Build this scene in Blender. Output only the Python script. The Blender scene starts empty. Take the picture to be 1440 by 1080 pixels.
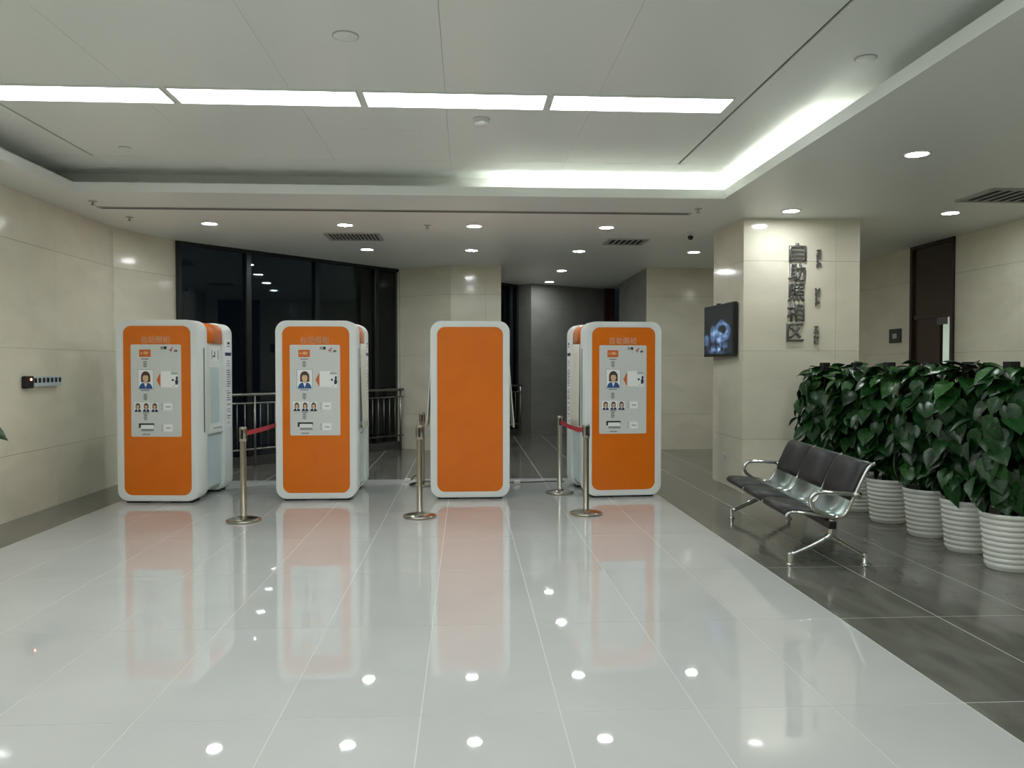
import bpy, bmesh, math, random
from mathutils import Vector, Matrix
random.seed(7)
R = math.radians
S = bpy.context.scene
C = S.collection

# ------------------------------------------------------------------ camera, world, exposure
F_PX = 1140.0
cam = bpy.data.cameras.new('camera')
cam.sensor_width = 36.0
cam.lens = F_PX / 1440.0 * 36.0
cam.clip_start = 0.05
cam_ob = bpy.data.objects.new('camera', cam)
C.objects.link(cam_ob)
cam_ob.location = (0, 0, 1.55)
cam_ob.rotation_euler = (R(90) - math.atan(27 / F_PX), 0, -math.atan(65 / F_PX))
S.camera = cam_ob

W = bpy.data.worlds.new('night')
S.world = W
W.use_nodes = True
W.node_tree.nodes['Background'].inputs[0].default_value = (0.35, 0.5, 0.8, 1)
W.node_tree.nodes['Background'].inputs[1].default_value = 0.004

S.view_settings.view_transform = 'Standard'
S.view_settings.look = 'None'
S.view_settings.gamma = 1
S.view_settings.use_curve_mapping = False
S.view_settings.exposure = 1.70
S.cycles.max_bounces = 7
S.cycles.diffuse_bounces = 5
S.cycles.glossy_bounces = 4
S.cycles.transparent_max_bounces = 8
LAMP_COL = (0.94, 1.0, 1.01)
PANEL_E, SPOT_E, STRIP_E = 4.0, 46.0, 6.5

# ------------------------------------------------------------------ materials
def lin(c):
    return tuple(((v / 255 + 0.055) / 1.055) ** 2.4 if v / 255 > 0.04045 else v / 255 / 12.92 for v in c)

MATS = {}
def mat(name, rgb, rough=0.5, metal=0.0, spec=0.5, coat=0.0, var=0.0, scale=4.0, stretch=(1, 1, 1),
        emit=0.0, rgb2=None, bump=0.0, objvar=0.0, coords='Object', detail=5.0, emit_rgb=None, roughvar=0.0):
    m = bpy.data.materials.new(name)
    m.use_nodes = True
    nt = m.node_tree
    b = nt.nodes['Principled BSDF']
    col = lin(rgb)
    b.inputs['Base Color'].default_value = (*col, 1)
    b.inputs['Roughness'].default_value = rough
    b.inputs['Metallic'].default_value = metal
    b.inputs['Specular IOR Level'].default_value = spec
    b.inputs['Coat Weight'].default_value = coat
    b.inputs['Coat Roughness'].default_value = 0.05
    if emit:
        b.inputs['Emission Color'].default_value = (*(emit_rgb or col), 1)
        b.inputs['Emission Strength'].default_value = emit
    if var or bump:
        tc = nt.nodes.new('ShaderNodeTexCoord')
        mp = nt.nodes.new('ShaderNodeMapping')
        mp.inputs['Scale'].default_value = stretch
        if coords == 'World':
            geo = nt.nodes.new('ShaderNodeNewGeometry')
            nt.links.new(geo.outputs['Position'], mp.inputs['Vector'])
        else:
            nt.links.new(tc.outputs[coords], mp.inputs['Vector'])
        nz = nt.nodes.new('ShaderNodeTexNoise')
        nz.inputs['Scale'].default_value = scale
        nz.inputs['Detail'].default_value = detail
        nz.inputs['Distortion'].default_value = 0.6
        nt.links.new(mp.outputs[0], nz.inputs['Vector'])
        if var:
            rp = nt.nodes.new('ShaderNodeValToRGB')
            c2 = lin(rgb2) if rgb2 else tuple(min(1, v * (1 + var)) for v in col)
            c1 = tuple(v * (1 - var) for v in col)
            rp.color_ramp.elements[0].position = 0.32
            rp.color_ramp.elements[1].position = 0.68
            rp.color_ramp.elements[0].color = (*c1, 1)
            rp.color_ramp.elements[1].color = (*c2, 1)
            nt.links.new(nz.outputs['Fac'], rp.inputs['Fac'])
            out = rp.outputs['Color']
            if objvar:
                oi = nt.nodes.new('ShaderNodeObjectInfo')
                mr = nt.nodes.new('ShaderNodeMapRange')
                mr.inputs['To Min'].default_value = 1 - objvar
                mr.inputs['To Max'].default_value = 1 + objvar
                nt.links.new(oi.outputs['Random'], mr.inputs['Value'])
                hs = nt.nodes.new('ShaderNodeHueSaturation')
                nt.links.new(mr.outputs[0], hs.inputs['Value'])
                nt.links.new(out, hs.inputs['Color'])
                out = hs.outputs['Color']
            nt.links.new(out, b.inputs['Base Color'])
        if roughvar:
            mr2 = nt.nodes.new('ShaderNodeMapRange')
            mr2.inputs['To Min'].default_value = rough
            mr2.inputs['To Max'].default_value = rough + roughvar
            nt.links.new(nz.outputs['Fac'], mr2.inputs['Value'])
            nt.links.new(mr2.outputs[0], b.inputs['Roughness'])
        if bump:
            bp = nt.nodes.new('ShaderNodeBump')
            bp.inputs['Strength'].default_value = bump
            bp.inputs['Distance'].default_value = 0.01
            nt.links.new(nz.outputs['Fac'], bp.inputs['Height'])
            nt.links.new(bp.outputs[0], b.inputs['Normal'])
    MATS[name] = m
    return m

def emitter(name, strength, col=LAMP_COL):
    m = bpy.data.materials.new(name)
    m.use_nodes = True
    nt = m.node_tree
    nt.nodes.clear()
    e = nt.nodes.new('ShaderNodeEmission')
    e.inputs[0].default_value = (*col, 1)
    e.inputs[1].default_value = strength
    o = nt.nodes.new('ShaderNodeOutputMaterial')
    nt.links.new(e.outputs[0], o.inputs[0])
    MATS[name] = m
    return m

mat('white_tile', (194, 195, 192), rough=0.022, var=0.03, scale=1.6, objvar=0.02, coords='World', spec=0.62)
mat('grey_tile', (112, 111, 103), rough=0.10, var=0.22, scale=2.2, stretch=(2.4, 0.8, 1), objvar=0.06, coords='World', detail=4, spec=0.5, roughvar=0.02)
mat('grout', (205, 205, 196), rough=0.7)
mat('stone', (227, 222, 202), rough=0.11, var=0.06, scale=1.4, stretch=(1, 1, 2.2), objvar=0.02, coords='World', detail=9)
mat('stone_shaded', (132, 132, 126), rough=0.2, var=0.08, scale=1.4, stretch=(1, 1, 2.2), coords='World', detail=9)  # same stone in a darker colour, standing in for weak light at the back
mat('stone_joint', (150, 142, 120), rough=0.8)
mat('ceiling_paint', (234, 237, 233), rough=0.42)
mat('ceiling_metal', (234, 237, 233), rough=0.34, spec=0.4)
mat('joint_dark', (70, 74, 72), rough=0.8)
mat('vent_grey', (176, 178, 174), rough=0.5)
mat('dark_void', (26, 27, 27), rough=0.9)
mat('kiosk_white', (234, 239, 237), rough=0.28, spec=0.5)
mat('kiosk_cream', (228, 228, 210), rough=0.35)
mat('kiosk_orange', (230, 117, 12), rough=0.22, var=0.03, scale=3)
mat('kiosk_blue', (204, 222, 224), rough=0.2)
mat('dark_strip', (108, 110, 112), rough=0.4, metal=0.6)
mat('foot_black', (30, 30, 32), rough=0.6)
mat('sheet', (218, 222, 219), rough=0.35)
mat('print_black', (22, 24, 26), rough=0.5)
mat('print_grey', (150, 154, 152), rough=0.5)
mat('print_white', (246, 248, 247), rough=0.4)
mat('print_red', (196, 70, 70), rough=0.5)
mat('print_orange', (216, 108, 50), rough=0.5)
mat('print_pale', (238, 176, 120), rough=0.5)
mat('print_blue', (44, 88, 150), rough=0.5)
mat('print_hair', (78, 62, 52), rough=0.5)
mat('print_skin', (226, 186, 150), rough=0.5)
mat('print_navy', (40, 52, 84), rough=0.5)
mat('title_white', (240, 190, 150), rough=0.4)
mat('curtain', (224, 222, 208), rough=0.8, var=0.03, scale=6)
mat('steel', (176, 172, 160), rough=0.22, metal=1.0, var=0.05, scale=30, stretch=(1, 1, 0.1))
mat('chrome', (205, 207, 205), rough=0.08, metal=1.0)
mat('perforated', (150, 164, 160), rough=0.3, metal=0.9)
mat('pad_black', (27, 28, 31), rough=0.42, var=0.15, scale=60, bump=0.05)
mat('belt_red', (186, 26, 50), rough=0.55)
mat('pot_white', (226, 228, 222), rough=0.16, spec=0.5, var=0.02, scale=5)
mat('soil', (48, 38, 30), rough=0.95, var=0.3, scale=40, bump=0.5)
mat('leaf', (20, 52, 24), rough=0.30, spec=0.35, var=0.35, scale=9, rgb2=(34, 76, 32), objvar=0.3)
mat('leaf_pale', (40, 84, 40), rough=0.30, spec=0.4, var=0.3, scale=9, rgb2=(60, 106, 50), objvar=0.2)
mat('stem', (70, 104, 48), rough=0.5)
mat('pole_black', (24, 22, 20), rough=0.85, var=0.3, scale=40, bump=0.3)
mat('frame_dark', (52, 54, 56), rough=0.32, metal=0.7)
mat('kerb', (70, 70, 68), rough=0.35, var=0.1, scale=4)
mat('rail_steel', (150, 150, 146), rough=0.28, metal=1.0)
mat('dark_wood', (54, 36, 30), rough=0.24, var=0.25, scale=5, stretch=(6, 6, 0.6), spec=0.5)
mat('plaque', (74, 76, 80), rough=0.3, metal=0.6)
mat('letter_metal', (122, 122, 118), rough=0.35, metal=0.55)
mat('plastic_black', (18, 18, 20), rough=0.35)
mat('plastic_white', (222, 222, 216), rough=0.4)
mat('strip_body', (190, 204, 212), rough=0.35)
mat('cable', (24, 24, 40), rough=0.5)
mat('room_white', (222, 230, 222), rough=0.6)
emitter('lamp_panel', PANEL_E)
emitter('lamp_spot', SPOT_E, (0.95, 1.0, 1.02))
emitter('lamp_strip', STRIP_E, (0.98, 1.0, 0.93))
emitter('lamp_room', 14.0, (0.92, 1.0, 0.95))
emitter('pilot_red', 6.0, (1.0, 0.25, 0.15))

def glass_mat():
    m = bpy.data.materials.new('night_glass')
    m.use_nodes = True
    nt = m.node_tree
    nt.nodes.clear()
    t = nt.nodes.new('ShaderNodeBsdfTransparent')
    t.inputs[0].default_value = (0.55, 0.60, 0.60, 1)
    g = nt.nodes.new('ShaderNodeBsdfGlossy')
    g.inputs['Roughness'].default_value = 0.02
    g.inputs['Color'].default_value = (0.8, 0.85, 0.9, 1)
    f = nt.nodes.new('ShaderNodeFresnel')
    f.inputs[0].default_value = 1.5
    mx = nt.nodes.new('ShaderNodeMixShader')
    o = nt.nodes.new('ShaderNodeOutputMaterial')
    nt.links.new(f.outputs[0], mx.inputs[0])
    nt.links.new(t.outputs[0], mx.inputs[1])
    nt.links.new(g.outputs[0], mx.inputs[2])
    nt.links.new(mx.outputs[0], o.inputs[0])
    MATS['night_glass'] = m
glass_mat()

def screen_mat():
    # the monitor's lit picture: dark ground with pale blue figures
    m = bpy.data.materials.new('screen_picture')
    m.use_nodes = True
    nt = m.node_tree
    b = nt.nodes['Principled BSDF']
    b.inputs['Base Color'].default_value = (0.01, 0.012, 0.016, 1)
    b.inputs['Roughness'].default_value = 0.12
    b.inputs['Specular IOR Level'].default_value = 0.2
    tc = nt.nodes.new('ShaderNodeTexCoord')
    sep = nt.nodes.new('ShaderNodeSeparateXYZ')
    nt.links.new(tc.outputs['Generated'], sep.inputs[0])
    def math_(op, a, c=None):
        n = nt.nodes.new('ShaderNodeMath'); n.operation = op
        for i, v in enumerate((a, c)):
            if v is None: continue
            if isinstance(v, (int, float)): n.inputs[i].default_value = v
            else: nt.links.new(v, n.inputs[i])
        return n.outputs[0]
    nz = nt.nodes.new('ShaderNodeTexNoise'); nz.inputs['Scale'].default_value = 6; nz.inputs['Detail'].default_value = 6
    nt.links.new(tc.outputs['Generated'], nz.inputs['Vector'])
    def blob(cx, cz, rx, rz, soft=0.8):
        # u runs from the far (left) edge to the near (right) edge, v upward
        dx = math_('DIVIDE', math_('SUBTRACT', sep.outputs['X'], cx), rx)
        dz = math_('DIVIDE', math_('SUBTRACT', sep.outputs['Z'], cz), rz)
        d = math_('ADD', math_('MULTIPLY', dx, dx), math_('MULTIPLY', dz, dz))
        mr = nt.nodes.new('ShaderNodeMapRange')
        mr.inputs['From Min'].default_value = 1.0
        mr.inputs['From Max'].default_value = 1.0 - soft
        nt.links.new(math_('ADD', d, math_('MULTIPLY', math_('SUBTRACT', nz.outputs['Fac'], 0.5), 1.5)), mr.inputs['Value'])
        return mr.outputs[0]
    mott = nt.nodes.new('ShaderNodeMapRange')
    mott.inputs['From Min'].default_value = 0.42; mott.inputs['From Max'].default_value = 0.68
    nt.links.new(nz.outputs['Fac'], mott.inputs['Value'])
    arch = math_('MULTIPLY', blob(0.64, 0.46, 0.30, 0.24, 0.3), math_('SUBTRACT', 1.0, blob(0.66, 0.50, 0.16, 0.12, 0.5)))
    arm = math_('MULTIPLY', blob(0.33, 0.42, 0.13, 0.20, 0.6), 0.8)
    chest = math_('MULTIPLY', blob(0.56, 0.34, 0.15, 0.15, 0.5), 0.9)
    low = math_('MULTIPLY', math_('MULTIPLY', blob(0.52, 0.12, 0.50, 0.17, 0.7), mott.outputs[0]), 0.9)
    side = math_('MULTIPLY', blob(0.08, 0.30, 0.12, 0.14, 0.6), 0.6)
    total = math_('MULTIPLY', arch, 0.75)
    for v in (arm, chest, low, side): total = math_('MAXIMUM', total, v)
    total = math_('MULTIPLY', total, math_('ADD', 0.35, math_('MULTIPLY', mott.outputs[0], 0.75)))
    rp = nt.nodes.new('ShaderNodeValToRGB')
    rp.color_ramp.elements[0].color = (0.004, 0.006, 0.007, 1)
    rp.color_ramp.elements[1].color = (0.30, 0.42, 0.62, 1)
    e2 = rp.color_ramp.elements.new(0.5); e2.color = (0.06, 0.11, 0.22, 1)
    nt.links.new(total, rp.inputs['Fac'])
    nt.links.new(rp.outputs['Color'], b.inputs['Emission Color'])
    b.inputs['Emission Strength'].default_value = 0.45
    MATS['screen_picture'] = m
screen_mat()

# ------------------------------------------------------------------ mesh helpers
def bm_box(bm, x0, x1, y0, y1, z0, z1, bevel=0.0, seg=2, mi=0):
    nb = bmesh.new() if bevel else bm
    vs = [nb.verts.new(p) for p in ((x0,y0,z0),(x1,y0,z0),(x1,y1,z0),(x0,y1,z0),(x0,y0,z1),(x1,y0,z1),(x1,y1,z1),(x0,y1,z1))]
    for f in ((0,3,2,1),(4,5,6,7),(0,1,5,4),(1,2,6,5),(2,3,7,6),(3,0,4,7)):
        fc = nb.faces.new([vs[i] for i in f]); fc.material_index = mi
    if bevel:
        bmesh.ops.bevel(nb, geom=nb.edges[:], offset=bevel, segments=seg, profile=0.5, affect='EDGES')
        merge(bm, nb)
    return bm

def merge(bm, other):
    me = bpy.data.meshes.new('tmp')
    other.to_mesh(me); other.free()
    bm.from_mesh(me)
    bpy.data.meshes.remove(me)

def box(*a, **k):
    return bm_box(bmesh.new(), *a, **k)

def bm_lathe(bm, prof, seg=24, cx=0, cy=0, cap=True):
    rings = []
    for r, z in prof:
        if r < 1e-5:
            rings.append([bm.verts.new((cx, cy, z))])
        else:
            rings.append([bm.verts.new((cx + r*math.cos(2*math.pi*i/seg), cy + r*math.sin(2*math.pi*i/seg), z)) for i in range(seg)])
    for a, b in zip(rings, rings[1:]):
        for i in range(seg):
            j = (i+1) % seg
            if len(a) == 1 and len(b) == 1: continue
            if len(a) == 1: fc = bm.faces.new((a[0], b[j], b[i]))
            elif len(b) == 1: fc = bm.faces.new((a[i], a[j], b[0]))
            else: fc = bm.faces.new((a[i], a[j], b[j], b[i]))
            fc.smooth = True
    if cap:
        if len(rings[0]) > 1: bm.faces.new(list(reversed(rings[0])))
        if len(rings[-1]) > 1: bm.faces.new(rings[-1])
    return bm

def smooth_path(pts, n=6):
    P = [Vector(p) for p in pts]
    if len(P) < 3: return P
    out = []
    for i in range(len(P)-1):
        p0 = P[max(i-1, 0)]; p1 = P[i]; p2 = P[i+1]; p3 = P[min(i+2, len(P)-1)]
        for k in range(n):
            t = k / n
            out.append(0.5*((2*p1) + (p2-p0)*t + (2*p0-5*p1+4*p2-p3)*t*t + (3*p1-p0-3*p2+p3)*t**3))
    out.append(P[-1])
    return out

def bm_tube(bm, pts, r, seg=10, caps=True, flat=None):
    P = [Vector(p) for p in pts]
    n = len(P)
    rs = r if isinstance(r, (list, tuple)) else [r]*n
    rings = []
    up = None
    for i in range(n):
        d = (P[min(i+1, n-1)] - P[max(i-1, 0)]).normalized()
        if up is None:
            up = Vector((0, 0, 1)) if abs(d.z) < 0.9 else Vector((1, 0, 0))
        s = d.cross(up).normalized()
        up = s.cross(d).normalized()
        rings.append([bm.verts.new(P[i] + (s*math.cos(2*math.pi*k/seg) + up*math.sin(2*math.pi*k/seg)*(flat or 1))*rs[i]) for k in range(seg)])
    for a, b in zip(rings, rings[1:]):
        for k in range(seg):
            j = (k+1) % seg
            fc = bm.faces.new((a[k], a[j], b[j], b[k])); fc.smooth = True
    if caps:
        bm.faces.new(list(reversed(rings[0]))); bm.faces.new(rings[-1])
    return bm

def tube(pts, r, seg=10, smooth=0):
    return bm_tube(bmesh.new(), smooth_path(pts, smooth) if smooth else pts, r, seg)

def rrect(w, h, r, cx=0, cz=0, n=8):
    out = []
    for (sx, sz, a0) in ((1, -1, -90), (1, 1, 0), (-1, 1, 90), (-1, -1, 180)):
        for k in range(n+1):
            a = R(a0 + 90*k/n)
            out.append((cx + sx*(w/2-r) + r*math.cos(a), cz + sz*(h/2-r) + r*math.sin(a)))
    return out        # counter-clockwise in x,z

def slab_y(pts, y0, y1, rf=0.0, rb=0.0):
    # rim-rounded prism with explicit levels
    bm = bmesh.new()
    n = len(pts)
    cx = (max(p[0] for p in pts)+min(p[0] for p in pts))/2; cz = (max(p[1] for p in pts)+min(p[1] for p in pts))/2
    hw = max(p[0] for p in pts)-cx; hh = max(p[1] for p in pts)-cz
    lv = []
    if rf:
        lv = [(y0+rf*(1-math.cos(R(90*k/4))), rf*(1-math.sin(R(90*k/4)))) for k in range(5)]
    else:
        lv = [(y0, 0)]
    if rb:
        lv += [(y1-rb+rb*math.sin(R(90*k/4)), rb*(1-math.cos(R(90*k/4)))) for k in range(5)]
    else:
        lv += [(y1, 0)]
    rings = [[bm.verts.new((cx+(p[0]-cx)*(1-i/hw), y, cz+(p[1]-cz)*(1-i/hh))) for p in pts] for y, i in lv]
    for a, b in zip(rings, rings[1:]):
        for i in range(n):
            j = (i+1) % n
            fc = bm.faces.new((a[i], b[i], b[j], a[j])); fc.smooth = True
    bm.faces.new(rings[0]); bm.faces.new(list(reversed(rings[-1])))
    return bm

def ring_y(outer, inner, y0, y1):
    bm = bmesh.new(); n = len(outer)
    of = [bm.verts.new((p[0], y0, p[1])) for p in outer]; inf = [bm.verts.new((p[0], y0, p[1])) for p in inner]
    ob = [bm.verts.new((p[0], y1, p[1])) for p in outer]; ib = [bm.verts.new((p[0], y1, p[1])) for p in inner]
    for i in range(n):
        j = (i+1) % n
        bm.faces.new((of[i], of[j], inf[j], inf[i])); bm.faces.new((ob[j], ob[i], ib[i], ib[j]))
        bm.faces.new((of[j], of[i], ob[i], ob[j])); bm.faces.new((inf[i], inf[j], ib[j], ib[i]))
    return bm

def prism_z(pts, z0, z1):
    bm = bmesh.new(); n = len(pts)
    a = [bm.verts.new((p[0], p[1], z0)) for p in pts]; b = [bm.verts.new((p[0], p[1], z1)) for p in pts]
    for i in range(n):
        j = (i+1) % n
        bm.faces.new((a[i], a[j], b[j], b[i]))
    bm.faces.new(list(reversed(a))); bm.faces.new(b)
    bmesh.ops.recalc_face_normals(bm, faces=bm.faces[:])
    return bm

def mesh_of(bm, name, *ms):
    me = bpy.data.meshes.new(name)
    bmesh.ops.recalc_face_normals(bm, faces=bm.faces[:])
    bm.to_mesh(me); bm.free()
    for m in ms: me.materials.append(MATS[m])
    return me

def obj(name, bm, m, parent=None, loc=(0, 0, 0), rot=(0, 0, 0)):
    me = bm if isinstance(bm, bpy.types.Mesh) else mesh_of(bm, name, *(m if isinstance(m, (list, tuple)) else (m,)))
    o = bpy.data.objects.new(name, me)
    C.objects.link(o)
    o.location = loc; o.rotation_euler = rot
    if parent: o.parent = parent
    return o

def thing(name, label, cat, loc=(0, 0, 0), rotz=0.0, group=None):
    o = bpy.data.objects.new(name, None)
    o.empty_display_size = 0.1
    C.objects.link(o)
    o.location = loc; o.rotation_euler = (0, 0, rotz)
    o['label'] = label; o['category'] = cat
    if group: o['group'] = group
    return o

def tag(o, label, cat, group=None):
    o['label'] = label; o['category'] = cat
    if group: o['group'] = group
    return o

def struct(o, label=None, cat=None):
    o['kind'] = 'structure'
    if label: o['label'] = label
    if cat: o['category'] = cat
    return o

def copy_tree(o, parent=None):
    c = o.copy(); C.objects.link(c); c.parent = parent
    for ch in list(o.children): copy_tree(ch, c)
    return c

def text_mesh(s, size, extrude=0.0, outline=0.0, bold=0.0, shear=0.0):
    cu = bpy.data.curves.new('lettering', 'FONT')
    cu.body = s; cu.size = size; cu.align_x = 'CENTER'; cu.align_y = 'CENTER'
    cu.extrude = extrude; cu.offset = bold; cu.shear = shear
    cu.resolution_u = 3
    if outline:
        cu.fill_mode = 'NONE'; cu.bevel_depth = outline; cu.bevel_resolution = 0
    o = bpy.data.objects.new('lettering_tmp', cu)
    C.objects.link(o)
    dg = bpy.context.evaluated_depsgraph_get()
    me = bpy.data.meshes.new_from_object(o.evaluated_get(dg))
    bpy.data.objects.remove(o); bpy.data.curves.remove(cu)
    return me

def lettering(name, s, size, m, parent, loc, rot=(R(90), 0, 0), width=None, height=None, **k):
    me = text_mesh(s, size, **k)
    xs = [v.co.x for v in me.vertices]; ys = [v.co.y for v in me.vertices]
    if xs:
        cx = (max(xs)+min(xs))/2; cy = (max(ys)+min(ys))/2
        sx = width/(max(xs)-min(xs)) if width else 1
        sy = height/(max(ys)-min(ys)) if height else (sx if width else 1)
        for v in me.vertices:
            v.co.x = (v.co.x-cx)*sx; v.co.y = (v.co.y-cy)*sy
    me.materials.clear(); me.materials.append(MATS[m])
    o = bpy.data.objects.new(name, me); C.objects.link(o)
    o.parent = parent; o.location = loc; o.rotation_euler = rot
    return o

# ------------------------------------------------------------------ dimensions of the place (metres)
XL, XR = -4.51, 6.70              # side walls
YB = -2.64                        # wall behind the viewer
H1, H2 = 3.31, 3.56               # soffit and tray heights
FX0, FX1, FY1 = -3.92, 2.28, 11.0 # white floor field
TX0, TX1, TY0, TY1 = -3.97, 2.74, -1.6, 8.50   # tray opening
WA, WB = Vector((-4.11, 11.8)), Vector((1.12, 17.85))   # slanted window line
wd = (WB-WA).normalized(); wn = Vector((wd.y, -wd.x))   # into the room

# ------------------------------------------------------------------ floor
def clip(poly, p, n):
    out = []
    for i, a in enumerate(poly):
        b = poly[(i+1) % len(poly)]
        da = (Vector(a)-p).dot(n); db = (Vector(b)-p).dot(n)
        if da >= 0: out.append(a)
        if (da >= 0) != (db >= 0):
            t = da/(da-db); out.append((a[0]+(b[0]-a[0])*t, a[1]+(b[1]-a[1])*t))
    return out

fl = [(XL-0.1, YB-0.1), (XR+0.1, YB-0.1), (XR+0.1, 19.0), (1.4, 19.0), (WB.x, WB.y), (WA.x, WA.y), (XL-0.1, 10.75)]
floor = struct(obj('floor', prism_z(fl, -0.06, -0.0010), 'grout'), 'polished tiled floor, white field with grey borders', 'floor')
TW, TL, G = 0.62, 1.24, 0.0024
tile_mesh = {}
def tile(x0, x1, y0, y1, m, cut=False):
    G = 0.0024 if m == 'white_tile' else 0.0034
    if cut:
        poly = clip([(x0+G, y0+G), (x1-G, y0+G), (x1-G, y1-G), (x0+G, y1-G)], WA, wn)
        if len(poly) < 3: return
        obj('tile', prism_z(poly, -0.02, 0.0), m, floor)
        return
    k = (round(x1-x0, 3), round(y1-y0, 3), m)
    if k not in tile_mesh:
        w, l = (x1-x0)/2-G, (y1-y0)/2-G
        tile_mesh[k] = mesh_of(box(-w, w, -l, l, -0.02, 0.0), 'tile', m)
    obj('tile', tile_mesh[k], None, floor, ((x0+x1)/2, (y0+y1)/2, 0))
for j in range(11):
    y1 = FY1-j*TL; y0 = y1-TL
    for i in range(10):
        tile(FX0+i*TW, FX0+(i+1)*TW, y0, y1, 'white_tile')
    tile(XL, FX0, y0, y1, 'grey_tile')
    x = FX1
    while x < XR-0.01:
        tile(x, min(x+TW, XR), y0, y1, 'grey_tile'); x += TW
for j in range(7):
    y0 = FY1+j*TL; y1 = min(y0+TL, 18.9)
    x = FX1-11*TW
    while x < XR-0.01:
        x1 = min(x+TW, XR)
        near_line = min((Vector(p)-WA).dot(wn) for p in ((x, y0), (x1, y0), (x, y1), (x1, y1))) < 0
        tile(x, x1, y0, y1, 'grey_tile', cut=near_line)
        x = x1

# ------------------------------------------------------------------ walls of stone panels
ROWS = (0.0, 0.65, 1.72, 2.80, H1+0.01)
panel_mesh = {}
def stone_wall(name, p0, p1, label, seams=None, step=1.3, z0=0.0, z1=None, rows=ROWS, rev=False, ends=(0, 0), m='stone'):
    p0, p1 = Vector(p0), Vector(p1)
    L = (p1-p0).length
    ang = math.atan2(p1.y-p0.y, p1.x-p0.x)
    z1 = z1 or H1+0.01
    w = obj(name, box(0.03, L-0.03, 0.018, 0.09, z0, z1), 'stone_joint', None, (p0.x, p0.y, 0), (0, 0, ang))
    struct(w, label, 'wall')
    if seams is None:
        seams = []
        n = max(1, round(L/step))
        for i in range(1, n): seams.append(L-i*step if rev else i*step)
        seams = sorted(s for s in seams if 0.15 < s < L-0.15)
    xs = [ends[0]]+list(seams)+[L-ends[1]]
    zs = [z for z in rows if z0 <= z <= z1]
    if zs[0] > z0+0.02: zs = [z0]+zs
    for a, b in zip(xs, xs[1:]):
        for c, d in zip(zs, zs[1:]):
            k = (round(b-a, 3), round(d-c, 3), m)
            if k not in panel_mesh:
                panel_mesh[k] = mesh_of(box(-(b-a)/2+0.0012, (b-a)/2-0.0012, 0, 0.018, -(d-c)/2+0.0015, (d-c)/2-0.0015), 'stone_panel', m)
            obj('stone_panel', panel_mesh[k], None, w, ((a+b)/2, 0, (c+d)/2))
    return w

stone_wall('wall_left', (XL, YB), (XL, 10.7), 'cream polished stone wall with a power strip', rev=True, step=1.48)
stone_wall('wall_left_return', (XL, 10.7), (WA.x, WA.y), 'short cream stone wall beside the dark window')
stone_wall('wall_pillar_left', (-1.30, 15.12), (-0.26, 14.45), 'slanted face of stone pillar between the dark windows')
stone_wall('wall_pillar_front', (-0.26, 14.45), (0.63, 14.45), 'front face of stone pillar behind the plain orange kiosk', seams=[0.62])
stone_wall('wall_pillar_right', (0.63, 14.45), (0.63, 17.2), 'right side of stone pillar', ends=(.0186, 0))
stone_wall('wall_back_return', (1.12, 17.85), (1.42, 17.6), 'narrow dim stone wall beside the far window', m='stone_shaded')
stone_wall('wall_back', (1.42, 17.6), (3.20, 18.7), 'stone wall at the very back of the hall, shade put into its colour', m='stone_shaded')
stone_wall('wall_alcove_side', (3.34, 17.55), (3.28, 14.6), 'side stone wall of the back alcove', ends=(0, .0186), m='stone_shaded')
stone_wall('wall_back_right', (3.28, 14.6), (XR, 14.6), 'stone wall behind the right orange kiosk')
stone_wall('wall_right', (XR, 14.6), (XR, 11.86), 'stone wall with a small dark plaque')
stone_wall('wall_right_near', (XR, 10.78), (XR, YB), 'cream stone wall right of the dark wooden door')
stone_wall('wall_column_left', (3.335, 10.78), (3.335, 9.6), 'left side of stone column carrying the monitor', seams=[], ends=(.0186, .0186))
stone_wall('wall_column_front', (3.335, 9.6), (4.77, 9.6), 'front of stone column with metal lettering', seams=[1.14])
stone_wall('wall_column_right', (4.77, 9.6), (4.77, 10.78), 'right side of stone column', seams=[], ends=(.0186, .0186))
stone_wall('wall_column_back', (4.77, 10.78), (3.335, 10.78), 'rear of stone column', seams=[])
stone_wall('wall_behind', (XR, YB), (XL, YB), 'cream stone wall behind the viewer')

# ------------------------------------------------------------------ ceiling
ceil = struct(obj('ceiling', prism_z([(XL-0.12, TY1), (XR+0.12, TY1), (XR+0.12, 19.0), (1.2, 19.0), (WB.x-0.05, WB.y+0.02), (WA.x-0.06, WA.y+0.05), (XL-0.12, 10.75)], H1, H1+0.02), 'ceiling_paint'),
              'white ceiling with a raised tray, lowered border', 'ceiling')
obj('soffit', box(XL-0.12, TX0, YB-0.1, TY1, H1, H1+0.02), 'ceiling_paint', ceil)
obj('soffit', box(TX1, XR+0.12, YB-0.1, TY1, H1, H1+0.02), 'ceiling_paint', ceil)
obj('soffit', box(TX0, TX1, YB-0.1, TY0, H1, H1+0.02), 'ceiling_paint', ceil)
LIP = 0.095
for (a, b, c, d) in ((TX0, TX1, TY1, TY1+0.02), (TX0-0.02, TX0, TY0, TY1+0.02), (TX1, TX1+0.02, TY0, TY1+0.02), (TX0, TX1, TY0-0.02, TY0)):
    obj('cove_lip', box(a, b, c, d, H1+0.02, H1+LIP), 'ceiling_paint', ceil)
T = 0.30
for (a, b, c, d) in ((TX0-T, TX1+T, TY1+T, TY1+T+0.02), (TX0-T-0.02, TX0-T, TY0-T, TY1+T+0.02), (TX1+T, TX1+T+0.02, TY0-T, TY1+T+0.02), (TX0-T, TX1+T, TY0-T-0.02, TY0-T)):
    obj('cove_back', box(a, b, c, d, H1+0.021, H2+0.03), 'ceiling_paint', ceil)
obj('tray_backing', box(TX0-T, TX1+T, TY0-T, TY1+T, H2+0.012, H2+0.03), 'joint_dark', ceil)
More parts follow.
